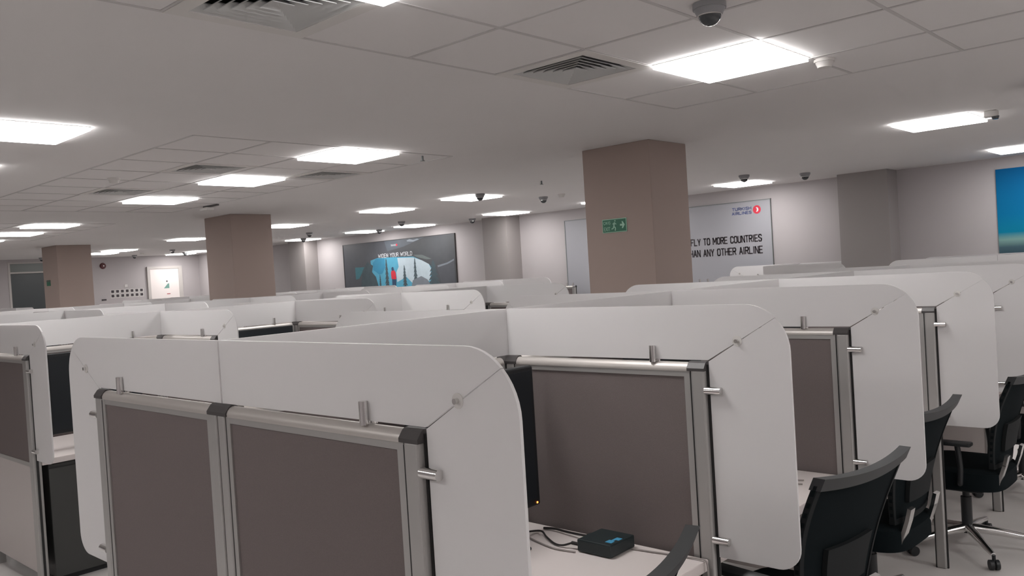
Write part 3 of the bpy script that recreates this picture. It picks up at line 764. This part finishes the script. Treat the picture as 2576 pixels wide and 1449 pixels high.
# ------------------------------------------------------------------ office chairs
def make_chair():
    """sits at the origin, faces -x"""
    t = thing('office_chair', 'x', 'chair')
    # seat
    bm = new_bm(); nx, ny = 12, 12
    def S(u, v, top):
        x = -.25+.48*u; y = -.245+.49*v
        e = max(abs(u-.5), abs(v-.5))*2
        rr = (abs(2*u-1)**4+abs(2*v-1)**4)**.25
        k = 1.0 if rr <= 1 else 1/rr
        x = -.01+(x+.01)*k; y = y*k
        edge = min(1, (1-min(rr, 1))*5)
        return (x, y, (.475+.022*edge**.5 - .01 + .012*(2*v-1)**2) if top else (.385-.012*edge))
    T = [[bm.verts.new(S(i/nx, j/ny, True)) for j in range(ny+1)] for i in range(nx+1)]
    B = [[bm.verts.new(S(i/nx, j/ny, False)) for j in range(ny+1)] for i in range(nx+1)]
    for i in range(nx):
        for j in range(ny):
            bm.faces.new((T[i][j], T[i+1][j], T[i+1][j+1], T[i][j+1])); bm.faces.new((B[i][j+1], B[i+1][j+1], B[i+1][j], B[i][j]))
    for i in range(nx):
        bm.faces.new((T[i][0], B[i][0], B[i+1][0], T[i+1][0])); bm.faces.new((T[i+1][ny], B[i+1][ny], B[i][ny], T[i][ny]))
    for j in range(ny):
        bm.faces.new((T[0][j+1], B[0][j+1], B[0][j], T[0][j])); bm.faces.new((T[nx][j], B[nx][j], B[nx][j+1], T[nx][j+1]))
    obj('seat', bm, M['blackfab'], t, smooth=True)
    # backrest sheet: curved around the sitter, corners rise
    def Bk(u, v, off):
        """u across -1..1, v up 0..1"""
        hw = .19+.085*math.sin(min(1, v*1.15)*math.pi/2)
        y = hw*u
        z = .50+.487*v + .018*v*u*u
        x = .205+.135*v-.03*math.sin(v*math.pi) - .022*u*u + off
        return Vector((x, y, z))
    def sheet(bm, v0, v1, o0, o1, nu=16, nv=14, u0=-1, u1=1):
        F = [[bm.verts.new(Bk(u0+(u1-u0)*i/nu, v0+(v1-v0)*j/nv, o0)) for j in range(nv+1)] for i in range(nu+1)]
        R_ = [[bm.verts.new(Bk(u0+(u1-u0)*i/nu, v0+(v1-v0)*j/nv, o1)) for j in range(nv+1)] for i in range(nu+1)]
        for i in range(nu):
            for j in range(nv):
                bm.faces.new((F[i][j], F[i+1][j], F[i+1][j+1], F[i][j+1])); bm.faces.new((R_[i][j+1], R_[i+1][j+1], R_[i+1][j], R_[i][j]))
        for i in range(nu):
            bm.faces.new((F[i][0], R_[i][0], R_[i+1][0], F[i+1][0])); bm.faces.new((F[i+1][nv], R_[i+1][nv], R_[i][nv], F[i][nv]))
        for j in range(nv):
            bm.faces.new((F[0][j+1], R_[0][j+1], R_[0][j], F[0][j])); bm.faces.new((F[nu][j], R_[nu][j], R_[nu][j+1], F[nu][j+1]))
    bm = new_bm(); sheet(bm, .02, .95, -.006, .006); obj('backrest', bm, M['blackfab'], t, smooth=True)
    bm = new_bm()
    sheet(bm, .92, 1.0, -.018, .022, nv=2)
    obj('top_rim', bm, M['rim'], t, smooth=True, angle=60)
    bm = new_bm()
    sheet(bm, 0, .92, -.011, .011, nu=2, u0=-1.0, u1=-.93); sheet(bm, 0, .92, -.011, .011, nu=2, u0=.93, u1=1.0)
    sheet(bm, 0, .05, -.012, .012, nv=2)
    obj('back_frame', bm, M['pad'], t, smooth=True, angle=60)
    # lumbar pad and back bracket
    bm = new_bm(); sheet(bm, .18, .48, .008, .026, nu=10, nv=6, u0=-.55, u1=.55); obj('lumbar_pad', bm, M['pad'], t, smooth=True)
    for s in (-1, 1):
        bm = new_bm(); pth = [(.05, .385), (.14, .380), (.205, .42), (.238, .52), (.250, .57)]
        for a, b in zip(pth[:-1], pth[1:]):
            a_, b_ = Vector(a), Vector(b); dn = (b_-a_).normalized(); nn = Vector((-dn.y, dn.x))*.008; b_ = b_+dn*.004
            prism(bm, [tuple(a_+nn), tuple(b_+nn), tuple(b_-nn), tuple(a_-nn)], 'y', .15*s-.024, .15*s+.024)
        obj('back_bracket', bm, M['chrome'], t)
        # armrest loop
        bm = new_bm(); tube(bm, smooth_path([(.03, .20*s, .42), (.05, .265*s, .43), (.06, .285*s, .52), (.05, .285*s, .632)], 6), .014, 10); box(bm, -.13, .12, .285*s-.032, .285*s+.032, .632, .654, .008, 2)
        obj('armrest', bm, M['black'], t, smooth=True)
    bm = new_bm(); box(bm, -.12, .12, -.13, .13, .345, .392, .01, 2); obj('mechanism', bm, M['black'], t)
    bm = new_bm(); cyl(bm, (0, 0, .30), (0, 0, 1), .018, .12, 16); cyl(bm, (0, 0, .19), (0, 0, 1), .028, .20, 16); obj('gas_lift', bm, M['black'], t, smooth=True)
    for k in range(5):
        a = 2*math.pi*k/5+.3; dx, dy = math.cos(a), math.sin(a)
        bm = new_bm(); tube(bm, [(dx*.01, dy*.01, .118), (dx*.12, dy*.12, .108), (dx*.26, dy*.26, .088), (dx*.34, dy*.34, .078)], .02, 10, radii=[.026, .023, .017, .013])
        obj('base_leg', bm, M['chrome'], t, smooth=True)
        bm = new_bm()
        cyl(bm, (dx*.34-dy*.014, dy*.34+dx*.014, .027), (-dy, dx, 0), .026, .018, 18); cyl(bm, (dx*.34+dy*.014, dy*.34-dx*.014, .027), (-dy, dx, 0), .026, .018, 18)
        cyl(bm, (dx*.34, dy*.34, .058), (0, 0, 1), .009, .04, 10)
        obj('caster', bm, M['black'], t, smooth=True)
    return t
ch = make_chair()
CH = [(.784, .384, .21, 'black office chair whose curved back tip shows at the bottom edge'),
      (.851, 1.625, -.14, 'black mesh office chair with wide back, largest one in view'),
      (.74, 2.74, -.05, 'black mesh office chair with chrome bracket, third along the right aisle'),
      (.85, 3.90, -.02, 'black mesh office chair with visible star base, fourth along the right aisle'),
      (.86, 5.22, -.05, 'black office chair at the right edge of view, fifth along the right aisle'),
      (-.80, .58, math.pi, 'black office chair left of the nearest row, front cell'),
      (-.80, 1.78, math.pi+.05, 'black office chair left of the nearest row, second cell')]
for x, y, r, lab in CH:
    dup(ch, (x, y, 0), r, lab, 'black office chairs')
drop(ch)
